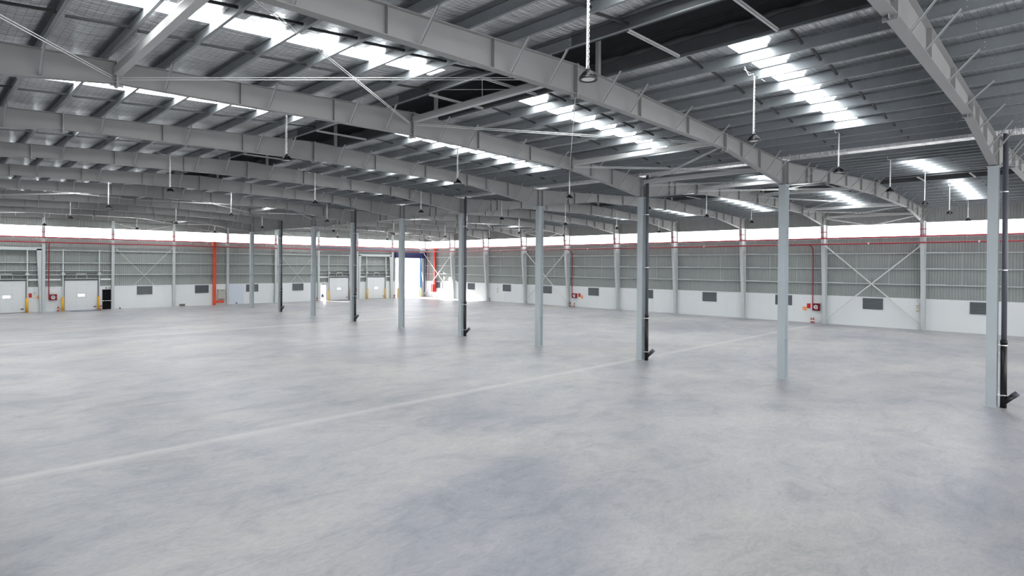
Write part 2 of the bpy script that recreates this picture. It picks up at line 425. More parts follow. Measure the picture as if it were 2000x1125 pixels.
# ------------------------------------------------------------------ portal rafters
def rafter(cx, nm, right_wall):
    r = thing('steel_rafter', 'x x x x', 'rafter', (cx, 0, 0), 0, 'portal rafters across the hall')
    xe = 15.27 if right_wall else 16.28
    xs = [-16.28, -13, -9.75, -6.5, -3, 0, 3, 6.5, 9.75, 13, xe]
    lowR = [(0, 10.45), (9.75, 10.29), (15.27, 9.53)]
    lz = lambda x: lowz(x, lowR) if (right_wall and x > 0) else lowz(x)
    lo = [(x, lz(x)) for x in xs]; hi = [(x, topz(x)-.0) for x in xs]
    if right_wall: hi[-1] = (xe, topz(xe))
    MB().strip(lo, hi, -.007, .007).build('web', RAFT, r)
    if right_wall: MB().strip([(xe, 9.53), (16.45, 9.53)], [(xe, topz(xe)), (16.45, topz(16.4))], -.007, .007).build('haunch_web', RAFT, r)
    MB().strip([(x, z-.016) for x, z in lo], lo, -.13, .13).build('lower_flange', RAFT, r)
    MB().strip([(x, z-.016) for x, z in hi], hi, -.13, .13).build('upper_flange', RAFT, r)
    for x in (-9.75, 0, 9.75):       # bolted end-plate splices that stand proud of the flange
        m = MB().box(x-.03, x+.03, -.14, .14, lz(x)-.12, topz(x)+.02)
        m.box(x-.16, x+.16, -.006, .006, lz(x)-.10, lz(x)-.016)
        for zz in [lz(x)-.07, lz(x)+.1, lz(x)+.25, topz(x)-.12]:
            for yy in (-.08, .08): m.tube([(x-.06, yy, zz), (x+.06, yy, zz)], .02, 6)
        m.build('splice_plate', RAFT, r)
    for x in (-13.3, -12.6+.0, -6.5, -3.35, 3.4, 6.65, 11.3, 13.2):
        MB().box(x-.008, x+.008, -.12, .12, lz(x), topz(x)-.016).build('stiffener', RAFT, r)
    for x in ((-16.08,) if right_wall else (-16.08, 16.08)):
        MB().box(x-.012, x+.012, -.15, .15, lz(x)-.0, topz(x)).build('stiffener', RAFT, r)
    for x in (15.27, 16.4) if right_wall else ():
        MB().box(x-.012, x+.012, -.15, .15, 9.53, topz(x)).build('stiffener', RAFT, r)
    for u in [1.25, 2.75, 5.65, 8.6, 11.4, 13.8, 14.92]:
        for sg in (-1, 1):
            x = sg*u; m = MB(); a = (x, -.10, lz(x)+.03); b = (x, -.76, topz(x)+.03)
            m.beam(a, b, .06, .006); m.beam((x+.03, a[1], a[2]), (x+.03, b[1], b[2]), .006, .06)
            m.build('flange_brace', BRACE, r)
    m = MB()
    x = 13.8; m.beam((x, .10, lz(x)+.03), (x, .76, topz(x)+.03), .06, .006); m.beam((-x, .10, lz(-x)+.03), (-x, .76, topz(x)+.03), .045, .005)
    m.build('flange_brace', BRACE, r)
    return r
for ni, (cx, nm) in enumerate(NAVES):
    base = None
    for k in range(11):
        lab = 'pale grey steel rafter over the %s, %s from the camera' % (nm, ORD[k])
        if base is None: base = rafter(cx, nm, ni == 1); base['label'] = lab; KID = list(base.children)
        else:
            c = base.copy(); COL.objects.link(c); c.location = (cx, 8*k, 0); c['label'] = lab
            for ch in KID:
                d = ch.copy(); COL.objects.link(d); d.parent = c

# ------------------------------------------------------------------ middle row of columns, alternate ones with rainwater pipes
def column():
    r = thing('steel_column', 'x x x x', 'column', (0, 0, 0), 0, 'middle row of steel columns')
    m = MB()
    m.box(-.215, -.2, -.17, .17, .02, 9.42); m.box(.2, .215, -.17, .17, .02, 9.42); m.box(-.2, .2, -.006, .006, .02, 9.42)
    m.build('shaft', COLM, r)
    MB().box(-.26, .26, -.23, .23, 0, .02).build('base_plate', COLM, r)
    m = MB().box(-.26, .26, -.19, .19, 9.405, 9.434); m.build('cap_plate', COLM, r)
    for z in (1.95, 7.1):
        MB().box(-.2, .2, -.16, .16, z, z+.012).build('stiffener', COLM, r)
    return r
def downpipe():
    r = thing('rainwater_pipe', 'x x x x', 'pipe', (0, 0, 0), 0, 'rainwater pipes on the middle columns')
    y = -.36
    MB().tube([(.02, y, 2.55), (.02, y, 10.64)], .088, 16).build('upper_pipe', GPIPE, r, True)
    m = MB().tube([(.02, y, 0), (.02, y, 2.62)], .107, 16); m.tube([(.02, y, 2.5), (.02, y, 2.64)], .118, 16)
    m.tube([(.02, y, .2), (.02+.06, y-.30, .50)], .1, 16); m.build('lower_pipe', BPIPE, r, True)['label'] = 'black lower pipe with slanted inspection branch'
    MB().tube([(.08, y-.28, .48), (.10, y-.42, .62)], .108, 16).build('end_cap', GPIPE, r, True)['label'] = 'grey screw cap'
    for z in (.48, 2.42, 5.35, 8.4):
        m = MB().tube([(.02, y, z), (.02, y, z+.035)], .115 if z < 3 else .096, 16); m.box(-.19, .02, y+.02, -.17, z, z+.03); m.box(.19, .02, y+.1, -.17, z, z+.03)
        m.build('pipe_clamp', CHROME, r)
    return r
cb = pb = None
for k in range(10):
    lab = 'pale grey steel column of the middle row, %s from the camera' % ORD[k]
    if cb is None: cb = column(); cb['label'] = lab; ck = list(cb.children)
    else:
        c = cb.copy(); COL.objects.link(c); c.location = (0, 8*k, 0); c['label'] = lab
        for ch in ck: d = ch.copy(); COL.objects.link(d); d.parent = c
    if k % 2 == 0:
        lab = 'black and grey rainwater pipe on the middle column %s from the camera' % ORD[k]
        if pb is None: pb = downpipe(); pb['label'] = lab; pk = list(pb.children)
        else:
            c = pb.copy(); COL.objects.link(c); c.location = (0, 8*k, 0); c['label'] = lab
            for ch in pk: d = ch.copy(); COL.objects.link(d); d.parent = c
# valley gutter over the middle row
r = thing('valley_gutter', 'long pale metal valley gutter over the middle row of columns', 'gutter', (0, 0, 0))
m = MB(); m.box(-.32, .32, Y0R, Y1R, 10.64, 10.65); m.box(-.33, -.32, Y0R, Y1R, 10.64, 10.9); m.box(.32, .33, Y0R, Y1R, 10.64, 10.9)
m.box(-.7, -.32, Y0R, Y1R, 10.88, 10.9); m.box(.32, .7, Y0R, Y1R, 10.88, 10.9); m.build('trough', FOIL, r)
MB().box(-1.0, 1.0, Y0R, Y1R, 10.93, 10.96).build('valley_foil', FOIL, r)
m = MB().box(-2*RIDGE-1.2, -2*RIDGE+1.2, Y0R, Y1R, 10.93, 10.96); m.box(-48.9, -47.3, Y0R, Y1R, 11.5, 11.53); m.build('sun_gap_sheet', FOIL, ce)  # unseen sheets added over roof gaps that let the sun through
# ------------------------------------------------------------------ struts and roof bracing rods in the braced bays
def strut(x, y0, z, nm, bay):
    m = MB().box(x-.095, x+.095, y0+.14, y0+7.86, z-.11, z+.10)
    o = m.build('roof_strut', STRUT); tag(o, 'pale box-section strut %s, %s bay from the camera' % (nm, bay), 'strut', 'roof struts between rafters')
SX = [(-26.03, 'left of the left ridge'), (-16.28, 'under the left ridge'), (-6.53, 'right of the left ridge'), (0.0, 'above the middle columns'),
      (6.53, 'left of the right ridge'), (16.28, 'under the right ridge'), (26.03, 'right of the right ridge'), (32.3, 'at the right eave')]
def tz(x): 
    return topz(min(abs(x+RIDGE), abs(x-RIDGE)))
for k, bn in ((1, 'second'), (6, 'seventh'), (9, 'tenth')):
    for x, nm in SX: strut(x, 8*k, tz(x)-(.27 if abs(x) > .1 else .22), nm, bn)
    SS = [(-32.3, 0)] + SX
    for i in range(len(SS)-1):
        a, b = SS[i][0], SS[i+1][0]; za, zb = tz(a)-.42, tz(b)-.42
        o = thing('roof_cross_bracing', 'crossed pairs of thin white roof rods, %s bay back, %s panel from the left' % (bn, ORD[i]), 'bracing', (0, 0, 0), 0, 'roof rod bracing')
        for (p, q) in (((a+.12, 8*k+.01, za), (b-.12, 8*k+7.99, zb)), ((a+.12, 8*k+7.99, za), (b-.12, 8*k+.01, zb))):
            d = .05
            MB().tube([(p[0], p[1], p[2]-.03), (q[0], q[1], q[2]-.03)], .011, 6).tube([(p[0], p[1], p[2]+.03), (q[0], q[1], q[2]+.03)], .011, 6).build('rod_pair', ROD, o)

# ------------------------------------------------------------------ right wall frame columns
def wcolumn():
    r = thing('wall_column', 'x x x x', 'column', (0, 0, 0), 0, 'tapered right wall columns')
    zt = 9.53; xi0, xi1 = 32.40, 31.56
    m = MB()
    m.hexa([(xi0, -.15, 0), (xi0+.014, -.15, 0), (xi0, .15, 0), (xi0+.014, .15, 0), (xi1, -.15, zt), (xi1+.014, -.15, zt), (xi1, .15, zt), (xi1+.014, .15, zt)])
    m.box(32.70, 32.715, -.15, .15, 0, 10.6)
    m.hexa([(xi0, -.006, 0), (32.7, -.006, 0), (xi0, .006, 0), (32.7, .006, 0), (xi1, -.006, zt), (32.7, -.006, zt), (xi1, .006, zt), (32.7, .006, zt)])
    m.build('shaft', WCOL, r)
    for z in (2.0, 7.1):
        x = xi0+(xi1-xi0)*z/zt; MB().box(x, 32.7, -.14, .14, z, z+.012).build('stiffener', WCOL, r)
    MB().box(xi0-.03, 32.73, -.17, .17, 0, .02).build('base_plate', WCOL, r)
    MB().box(xi1-.1, 32.7, -.15, .15, 9.515, 9.53).build('cap_plate', WCOL, r)
    return r
wc = None
for k in range(0, 11):
    lab = 'tapered pale steel column against the right wall, %s from the camera' % ORD[k]
    if wc is None: wc = wcolumn(); wc['label'] = lab; wk = list(wc.children)
    else:
        c = wc.copy(); COL.objects.link(c); c.location = (0, 8*k - (.1 if k == 10 else 0), 0); c['label'] = lab
        for ch in wk: d = ch.copy(); COL.objects.link(d); d.parent = c
# far wall columns
bc = None
for i, x in enumerate(BX[:-1]):
    lab = 'pale steel column against the far wall, %s from the left' % ORD[i]
    if bc is None:
        bc = thing('end_wall_column', lab, 'column', (x, 80, 0), 0, 'far wall columns')
        m = MB().box(-.14, .14, -.17, -.156, 0, 10.4); m.box(-.14, .14, .075, .09, 0, 10.4); m.box(-.006, .006, -.16, .08, 0, 10.4); m.build('shaft', WCOL, bc)
        MB().box(-.18, .18, -.21, .1, 0, .02).build('base_plate', WCOL, bc)
        MB().box(-.16, .16, -.19, .09, 2.62, 2.70).build('collar', WCOL, bc); bk = list(bc.children)
    else:
        c = bc.copy(); COL.objects.link(c); c.location = (x, 80, 0); c['label'] = lab
        for ch in bk: d = ch.copy(); COL.objects.link(d); d.parent = c

# ------------------------------------------------------------------ girts
def girt_x(z, x0, x1, label, rods=True, low=None):
    r = thing('wall_girt', label, 'girt', (0, 0, 0), 0, 'wall girts')
    m = MB().box(x0, x1, 80.10, 80.29, z, z+.008); m.box(x0, x1, 80.10, 80.106, z-.07, z); m.build('rail', GIRT, r)
    if low is not None:
        for i in range(len(BX)-1):
            a, b = BX[i], BX[i+1]
            if b > x1+.1: break
            for f in ((.5,) if True else ()):
                xx = a+(b-a)*f
                MB().tube([(xx, 80.2, low), (xx, 80.2, z)], .014, 6).build('sag_rod', GIRT, r)
    return r
girt_x(6.85, -48, 26, 'pale steel girt on the far wall, topmost of three', low=5.45)
girt_x(5.45, -48, 26, 'pale steel girt on the far wall, middle of three', low=4.1)
girt_x(4.1, -48, 26, 'pale steel girt on the far wall, lowest of three')
for z, lo_, nm in ((6.8, 5.4, 'topmost'), (5.4, 4.0, 'middle'), (4.0, None, 'lowest')):
    r = thing('wall_girt', 'pale steel girt along the right wall, %s of three' % nm, 'girt', (0, 0, 0), 0, 'wall girts')
    m = MB().box(32.64, 32.84, -11, 80.1, z, z+.008); m.box(32.64, 32.646, -11, 80.1, z-.07, z); m.build('rail', GIRT, r)
    for k in range(0, 10):
        MB().box(32.625, 32.645, 8*k-1.6, 8*k-.15, z-.01, z+.055).build('lap_plate', GIRT, r)
        if lo_:
            for f in (2.67, 5.33): MB().tube([(32.72, 8*k+f, lo_), (32.72, 8*k+f, z)], .014, 6).build('sag_rod', GIRT, r)
for z, nm in ((8.3, 'lower'), (9.6, 'upper')):
    m = MB().box(32.74, 32.84, -11, 80.1, z-.1, z-.09); m.box(32.74, 32.745, -11, 80.1, z-.15, z-.09)
    tag(m.build('wall_girt', GIRT), 'pale steel rail at the %s edge of the right wall daylight strip' % nm, 'girt', 'wall girts')
# fascia sag rods above the strip
for i in range(len(BX)-1):
    xx = (BX[i]+BX[i+1])/2
    tag(MB().tube([(xx, 80.24, 9.6), (xx, 80.24, 10.5)], .014, 6).build('fascia_rod', GIRT), 'thin vertical rod above the far daylight strip, %s bay from the left' % ORD[i], 'rod', 'fascia rods')

# ------------------------------------------------------------------ wall cross bracing
for k, bn in ((1, 'between the second and third'), (6, 'between the seventh and eighth'), (9, 'in the far corner after the tenth')):
    r = thing('wall_cross_bracing', 'white crossed tube bracing on the right wall, %s wall columns' % bn if k != 9 else 'white crossed tube bracing on the right wall, in the far corner bay', 'bracing', (0, 0, 0), 0, 'right wall bracing')
    ya, yb = 8*k+.12, 8*k+7.88
    MB().tube([(32.35, ya, 7.5), (32.42, yb, .45)], .055, 8).build('brace_tube', ROD, r); MB().tube([(32.30, yb, 7.5), (32.50, ya, .45)], .055, 8).build('brace_tube', ROD, r)
    r = thing('eave_bracing', 'shallow white eave bracing above the right daylight strip, %s' % ('nearest the camera' if k == 1 else 'midway along' if k == 6 else 'in the far corner'), 'bracing', (0, 0, 0), 0, 'eave bracing')
    ym = (ya+yb)/2
    MB().tube([(32.2, ya, 10.15), (32.2, ym-.35, 9.42)], .045, 8).build('brace_tube', ROD, r); MB().tube([(32.2, yb, 10.15), (32.2, ym+.35, 9.42)], .045, 8).build('brace_tube', ROD, r)
    MB().beam((32.2, ym-.9, 9.40), (32.2, ym+.9, 9.40), .1, .03).build('brace_plate', ROD, r)
for a, b, nm in ((-13, -6.5, 'left of the red duct'), (6.5, 13, 'left of the open doorway')):
    r = thing('wall_cross_bracing', 'thin crossed white rods on the far wall, %s' % nm, 'bracing', (0, 0, 0), 0, 'far wall bracing')
    t = (7.4-2.78)/(7.4-.5)
    MB().tube([(a+.1, 80.02, 7.4), (a+.1+(b-a-.2)*t, 80.06, 2.78)], .022, 6).build('brace_rod', ROD, r)
    MB().tube([(b-.1, 79.98, 7.4), (b-.1-(b-a-.2)*t, 80.03, 2.78)], .022, 6).build('brace_rod', ROD, r)
    r = thing('eave_bracing', 'thin crossed white rods above the far daylight strip, %s' % nm, 'bracing', (0, 0, 0), 0, 'eave bracing')
    MB().tube([(a+.1, 80.05, 10.2), ((a+b)/2, 80.05, 9.4)], .02, 6).build('brace_rod', ROD, r); MB().tube([(b-.1, 80.05, 10.2), ((a+b)/2, 80.05, 9.4)], .02, 6).build('brace_rod', ROD, r)

# ------------------------------------------------------------------ fire mains
def main_pipes():
    specs = [(8.22, .065, ROSE, 'upper'), (7.66, .065, RED, 'lower')]
    for z, rad, mt, nm in specs:
        r = thing('fire_main_pipe', '%s red fire main along the right wall below the daylight strip' % nm, 'pipe', (0, 0, 0), 0, 'fire mains')
        MB().tube([(31.58, -10, z), (31.58, 79.6, z)], rad, 10).build('pipe', mt, r, True)
        if nm == 'upper':
            y = -1.
            while y < 79: MB().tube([(31.58, y, z-.14), (31.58, y, z-.04)], [.03, .045], 6).build('sprinkler_head', WHITE, r); y += 1.95
        for k in range(0, 10):
            if nm == 'upper':
                m = MB().tube([(31.52, 8*k, 8.2), (31.52, 8*k, 9.3)], .02, 6); m.tube([(31.52, 8*k-.45, 8.83), (31.52, 8*k+.45, 8.83)], .022, 6)
                m.tube([(31.52, 8*k-.35, 8.36), (31.52, 8*k+.35, 8.36)], .025, 6); m.build('pipe_hanger', ROSE, r)
            else:
                MB().tube([(31.58, 8*k+4, z), (31.58, 8*k+4.12, z)], .08, 10).build('coupling', WHITE, r)
        r = thing('fire_main_pipe', '%s red fire main along the far wall below the daylight strip' % nm, 'pipe', (0, 0, 0), 0, 'fire mains')
        MB().tube([(-40, 79.72, z+.02), (31.4, 79.72, z+.02)], rad, 10).build('pipe', mt, r, True)
        if nm == 'upper':
            x = -26.
            while x < 31: MB().tube([(x, 79.72, z-.12), (x, 79.72, z-.03)], [.03, .045], 6).build('sprinkler_head', WHITE, r); x += 1.95
            for x in BX[:-1]:
                m = MB().tube([(x, 79.75, 8.25), (x, 79.75, 9.2)], .022, 6); m.tube([(x-.28, 79.75, 8.83), (x+.28, 79.75, 8.83)], .03, 6); m.build('pipe_hanger', ROSE, r)
main_pipes()
o = thing('conduit', 'thin reddish conduit crossing the right wall daylight strip', 'conduit'); MB().tube([(31.5, -10, 8.8), (31.5, 79.5, 8.8)], .012, 6).build('tube', ROSE, o)
for z, nm in ((8.0, 'upper'), (7.86, 'lower')):
    r = thing('water_pipe', '%s blue-grey pipe on the far wall left of the open gateway' % nm, 'pipe', (0, 0, 0), 0, 'blue-grey pipes')
    MB().tube([(12.6, 79.62, z), (32.3, 79.62, z)], .045, 8).build('pipe', BPIP, r, True)
    for x in (13, 19.5, 26): MB().box(x-.03, x+.03, 79.6, 79.84, z-.06, z-.04).build('pipe_bracket', GIRT, r)

# ------------------------------------------------------------------ wall louvres
def louvre():
    r = thing('wall_louvre', 'x x x x', 'louvre', (0, 0, 0), 0, 'wall louvres')
    m = MB().box(-.82, -.77, -.07, .0, 0, 1.0); m.box(.77, .82, -.07, 0, 0, 1.0); m.box(-.82, .82, -.07, 0, 0, .05); m.box(-.82, .82, -.07, 0, .95, 1.0); m.build('frame', LOUV, r)
    m = MB()
    for i in range(7):
        z = .08+i*.128; m.hexa([(-.77, -.06, z), (.77, -.06, z), (-.77, -.01, z+.075), (.77, -.01, z+.075), (-.77, -.06, z+.02), (.77, -.06, z+.02), (-.77, -.01, z+.095), (.77, -.01, z+.095)])
    m.build('blades', mat('louvre_blade', (.17, .185, .20), .45, .4), r)
    MB().box(-.77, .77, -.008, -.002, .05, .95).build('backing', BLK, r)
    return r
lv = louvre(); lk = list(lv.children); first = True
LV = [((32.75, 8*k+3.95, 1.62), pi/2*-1, 'slate grey louvre on the right wall, %s from the camera' % ORD[k]) for k in range(0, 10)]
LV += [((x, 80.1, 1.64), 0, 'slate grey louvre on the far wall, %s' % n) for x, n in ((-9.68, 'under the left crossed rods'), (-3.17, 'just left of the red duct'), (3.3, 'right of the pale blue door'), (9.87, 'left of the open doorway'))]
for loc, rz, lab in LV:
    if first: c = lv; first = False
    else:
        c = lv.copy(); COL.objects.link(c)
        for ch in lk: d = ch.copy(); COL.objects.link(d); d.parent = c
    c.location = loc; c.rotation_euler = (0, 0, rz); c['label'] = lab

# ------------------------------------------------------------------ dock doors on the far wall
def dock(xc, wd, where):
    r = thing('dock_door', 'white sectional loading dock door with small window, %s' % where, 'door', (xc, 80.06, 0), 0, 'loading dock doors')
    h = wd/2; m = MB()
    for i in range(7): m.box(-h, h, -.05, 0, .02+i*.49, .02+i*.49+.482)
    m.box(-h+.01, h-.01, -.044, 0, .02, 3.44); m.build('door_leaf', PANEL, r)
    m = MB()
    for i in range(1, 7):
        for x in (-.5, .5): m.box(x-.05, x+.05, -.065, -.05, i*.49-.02, i*.49+.05)
    m.build('hinge', GIRT, r)
    MB().box(-.34, .34, -.062, -.051, 1.56, 1.90).build('window_frame', WHITE, r); MB().box(-.3, .3, -.068, -.063, 1.60, 1.86).build('vision_pane', PANE, r)
    MB().box(h-.42, h-.16, -.075, -.051, .33, .43).build('handle', BLK, r)
    MB().box(-h-.1, h+.1, -.10, -.02, 3.44, 3.54).build('top_seal', BLK, r); MB().box(-h, h, -.08, 0, 0, .03).build('bottom_seal', BLK, r)
    for s in (-1, 1):
        x = s*(h+.13)
        MB().box(x-.06, x+.06, -.16, -.02, 0, 6.95).build('guide_post', GIRT, r)
        MB().box(x-s*.10-.03, x-s*.10+.03, -.14, -.05, 0, 4.3).build('guide_track', DARKG, r)
        MB().box(x-.14, x+.14, -.28, -.16, 4.02, 4.32).build('shaft_bracket', GIRT, r)
        MB().box(x-.10, x+.12, -.22, -.16, 6.78, 6.92).build('track_bracket', GIRT, r)
    MB().tube([(-h-.3, -.24, 4.18), (h+.3, -.24, 4.18)], .03, 8).build('torsion_shaft', GIRT, r)
    for a, b in ((-h+.1, -.55), (.45, h-.1)): MB().tube([(a, -.24, 4.18), (b, -.24, 4.18)], .06, 10).build('spring', DARKG, r)
    MB().box(-h-.1, h+.1, -.2, -.12, 6.80, 6.86).build('top_rail', GIRT, r)
    MB().box(-h-.1, h+.1, -.2, -.14, 4.04, 4.09).build('cross_rail', GIRT, r)
    MB().box(-h-.1, h+.1, -.14, -.1, 3.58, 3.64).build('header_rail', GIRT, r)
    for x in (-.5, .5): MB().box(x-.03, x+.03, -.2, -.14, 3.62, 4.06).build('hanger_post', GIRT, r)
dock(-22.62, 3.2, 'at the left edge of the far wall'); dock(-16.05, 3.14, 'left of the dark doorway')
dock(16.4, 3.25, 'right of the open doorway'); dock(22.98, 3.3, 'nearest the open gateway')
for a, b, nm in ((-19.35, -17.95, 'left of the second dock door'), (-14.2, -13.15, 'above the dark doorway'), (-20.78, -19.65, 'right of the first dock door'), (13.15, 14.55, 'above the open doorway'), (18.26, 19.35, 'right of the third dock door'), (19.65, 21.1, 'left of the fourth dock door'), (24.85, 25.85, 'right of the fourth dock door')):
    tag(MB().box(a, b, 80.02, 80.12, 3.45, 3.62).build('header_rail', WHITE), 'short white header rail on the far wall, %s' % nm, 'rail', 'header rails')
for a, b, nm in ((-26, -19.5, 'above the leftmost dock door'), (-19.5, -13, 'above the second dock door'), (13, 19.5, 'above the third dock door'), (19.5, 26, 'above the fourth dock door')):
    tag(MB().box(a+.15, b-.15, 80.10, 80.106, 4.5, 4.57).box(a+.15, b-.15, 80.10, 80.29, 4.57, 4.578).build('wall_girt', GIRT), 'short extra steel girt %s' % nm, 'girt', 'wall girts')
# dock levellers in the floor
for x, nm in ((-15.9, 'left of the dark doorway'), (16.6, 'right of the open doorway')):
    r = thing('dock_leveller', 'dark steel dock leveller plate in front of the door %s' % nm, 'dock leveller', (x, 78.9, 0), 0, 'dock levellers')
    MB().hexa([(-1.35, -1.0, .0), (1.35, -1.0, .0), (-1.55, 1.05, 0), (1.55, 1.05, 0), (-1.35, -1.0, .012), (1.35, -1.0, .012), (-1.55, 1.05, .03), (1.55, 1.05, .03)]).build('deck_plate', STEELP, r)
    MB().box(-1.35, 1.35, -1.03, -.97, 0, .02).build('hinge', DARKG, r)
# bollards
BOL = [(-20.93, 'right of the leftmost dock door'), (-17.80, 'left of the second dock door'), (-14.43, 'right of the second dock door'), (14.62, 'left of the third dock door'),
       (18.22, 'right of the third dock door'), (21.22, 'left of the fourth dock door'), (24.55, 'right of the fourth dock door'), (26.95, 'at the left side of the open gateway'), (31.75, 'at the right side of the open gateway')]
bo = None
for x, nm in BOL:
    lab = 'yellow steel bollard guard %s' % nm
    if bo is None:
        bo = thing('bollard', lab, 'bollard', (x, 79.72, 0), 0, 'yellow bollards')
        m = MB().tube([(0, 0, .02), (0, 0, 1.52)], .115, 14); m.tube([(0, 0, 1.52), (0, 0, 1.57), (0, 0, 1.60)], [.115, .09, .03], 14); m.build('post', YEL, bo, True)
        MB().box(-.16, .16, -.16, .16, 0, .02).build('base_plate', YEL, bo); bok = list(bo.children)
    else:
        c = bo.copy(); COL.objects.link(c); c.location = (x, 79.72, 0); c['label'] = lab
        for ch in bok: d = ch.copy(); COL.objects.link(d); d.parent = c
# portal beams with tapered posts around two dock bays
for a, b, nm in ((-26, -19.5, 'over the leftmost dock door'), (19.5, 26, 'over the dock door beside the gateway')):
    r = thing('portal_brace_frame', 'pale steel portal frame %s' % nm, 'frame', (0, 0, 0), 0, 'portal brace frames')
    MB().box(a+.2, b-.2, 79.78, 79.93, 6.78, 7.12).build('beam', WCOL, r)
    for x0, s in ((a, 1), (b, -1)):
        m = MB(); x1 = x0+s*.18; xt = x0+s*.62; xb = x0+s*.32
        lo, hi = sorted((x1, xt)), sorted((x1, xb))
        m.hexa([(hi[0], 79.78, 0), (hi[1], 79.78, 0), (hi[0], 79.93, 0), (hi[1], 79.93, 0), (lo[0], 79.78, 6.95), (lo[1], 79.78, 6.95), (lo[0], 79.93, 6.95), (lo[1], 79.93, 6.95)])
        m.build('post', WCOL, r)

# ------------------------------------------------------------------ doors and gateway of the far wall
def door_struct(i, label, x0, x1, leaf, mt, hinge=None):
    r = bpy.data.objects.new('door_%d' % i, None); COL.objects.link(r); r.location = ((x0+x1)/2, 80.1, 0); tag(r, label, 'door', None, 'structure')
    h = (x1-x0)/2; m = MB().box(-h-.05, -h, -.03, .12, 0, 2.38); m.box(h, h+.05, -.03, .12, 0, 2.38); m.box(-h-.05, h+.05, -.03, .12, 2.33, 2.38); m.build('door_frame', GIRT, r)
    return r, h
r, h = door_struct(1, 'dark open personnel doorway with push bar beside the second dock door', -14.02, -13.16, 1, DARKG2)
MB().box(-h, h, -.012, -.002, 0, 2.33).build('door_leaf', DARKG2, r)  # black leaf stands for the unlit space behind an open doorway
m = MB().tube([(-h+.04, -.07, 1.0), (h-.04, -.07, 1.0)], .02, 8); m.box(-h+.02, -h+.1, -.08, -.01, .96, 1.04); m.box(h-.1, h-.02, -.08, -.01, .96, 1.04); m.build('push_bar', CHROME, r)
r, h = door_struct(2, 'open personnel doorway with daylight behind the standing person', 13.43, 14.27, 0, None)
m = MB().hexa([(h, .12, .02), (h+.045, .12, .02), (h+.25, .92, .02), (h+.295, .92, .02), (h, .12, 2.3), (h+.045, .12, 2.3), (h+.25, .92, 2.3), (h+.295, .92, 2.3)]); m.build('door_leaf', PANEL, r)
r = bpy.data.objects.new('door_3', None); COL.objects.link(r); r.location = (1.15, 80.1, 0); tag(r, 'plain pale blue flush door right of the red duct', 'door', None, 'structure')
MB().box(-1.0, 1.0, -.04, -.002, .02, 2.68).build('door_leaf', BLUEP, r); MB().box(-.06, .14, -.09, -.04, .1, .22).build('door_stop', BLK, r)
m = MB().box(-1.05, -1.0, -.06, -.001, 0, 2.7); m.box(1.0, 1.05, -.06, -.001, 0, 2.7); m.build('door_frame', WHITE, r)
r = bpy.data.objects.new('door_4', None); COL.objects.link(r); r.location = (29.4, 80.1, 0); tag(r, 'wide open gateway with raised dark blue roller shutter', 'door', None, 'structure')
m = MB().box(-2.75, 3.2, -.35, .1, 6.68, 7.48); m.box(-2.8, 3.25, -.37, .1, 6.62, 6.72); m.build('shutter_box', BLUE, r)
MB().box(2.3, 2.55, -.14, .16, 0, 6.65).build('shutter_guide', BLUE2, r)
MB().box(-2.82, -2.66, -.12, .16, 0, 6.65).build('shutter_guide', WHITE, r)
m = MB().box(3.05, 3.12, -.35, -.2, 0, 7.5); m.box(3.28, 3.38, -.4, -.1, 3.6, 7.6); m.build('blue_corner_post', BLUE, r)
MB().box(3.12, 3.28, -.33, -.05, 0, 6.7).build('corner_post', GIRT, r)

# ------------------------------------------------------------------ fire and electrical fittings
def wall_thing(name, label, cat, wall, a, z, group=None):
    """local x runs to the right as seen, y into the wall"""
    if wall == 'b': return thing(name, label, cat, (a, 80.1, z), 0, group)
    return thing(name, label, cat, (32.75, a, z), -pi/2, group)
def hose_cabinet(wall, a, z, label, wd=.66, h=.7):
    r = wall_thing('fire_hose_cabinet', label, 'cabinet', wall, a, z, 'fire hose cabinets')
    m = MB().box(-wd/2, wd/2, -.02, 0, 0, h); m.box(-wd/2, -wd/2+.05, -.24, 0, 0, h); m.box(wd/2-.05, wd/2, -.24, 0, 0, h); m.box(-wd/2, wd/2, -.24, 0, 0, .05); m.box(-wd/2, wd/2, -.24, 0, h-.05, h)
    m.build('body', RED, r)
    m = MB().box(-wd/2, -wd/2+.12, -.26, -.24, 0, h); m.box(wd/2-.16, wd/2, -.26, -.24, 0, h); m.box(-wd/2, wd/2, -.26, -.24, 0, .12); m.box(-wd/2, wd/2, -.26, -.24, h-.1, h); m.build('door_frame', RED, r)
    MB().box(-wd/2+.12, wd/2-.16, -.03, -.021, .12, h-.1).build('back_plate', BLK, r)
    m = MB(); n = 18
    for ring in range(3):
        rr = .09+.045*ring
        m.tube([(rr*cos(2*pi*i/n)-.03, -.16-.01*ring, h/2+rr*sin(2*pi*i/n)) for i in range(n+1)], .03, 6)
    m.build('coiled_hose', WHITE, r); MB().tube([(.05, -.2, h/2-.16), (.16, -.2, h/2-.19)], .035, 8).build('nozzle', CREAM, r)
def dropper(wall, a, z0, label):
    r = thing('fire_dropper_pipe', label, 'pipe', (0, 0, 0), 0, 'fire dropper pipes')
    P = (lambda d, z: (a, 80.1-d, z)) if wall == 'b' else (lambda d, z: (32.75-d, a, z))
    MB().tube([P(1.0 if wall == 'r' else .35, 7.6), P(.5 if wall == 'r' else .3, 7.45), P(.22, 7.2), P(.14, 6.6), P(.14, z0+.1), P(.14, z0)], .05, 8).build('pipe', RED, r, True)
    for z in (3.2, 5.0): 
        q = P(.07, z); MB().box(q[0]-.07, q[0]+.07, q[1]-.07, q[1]+.07, z, z+.04).build('pipe_clip', CHROME, r)
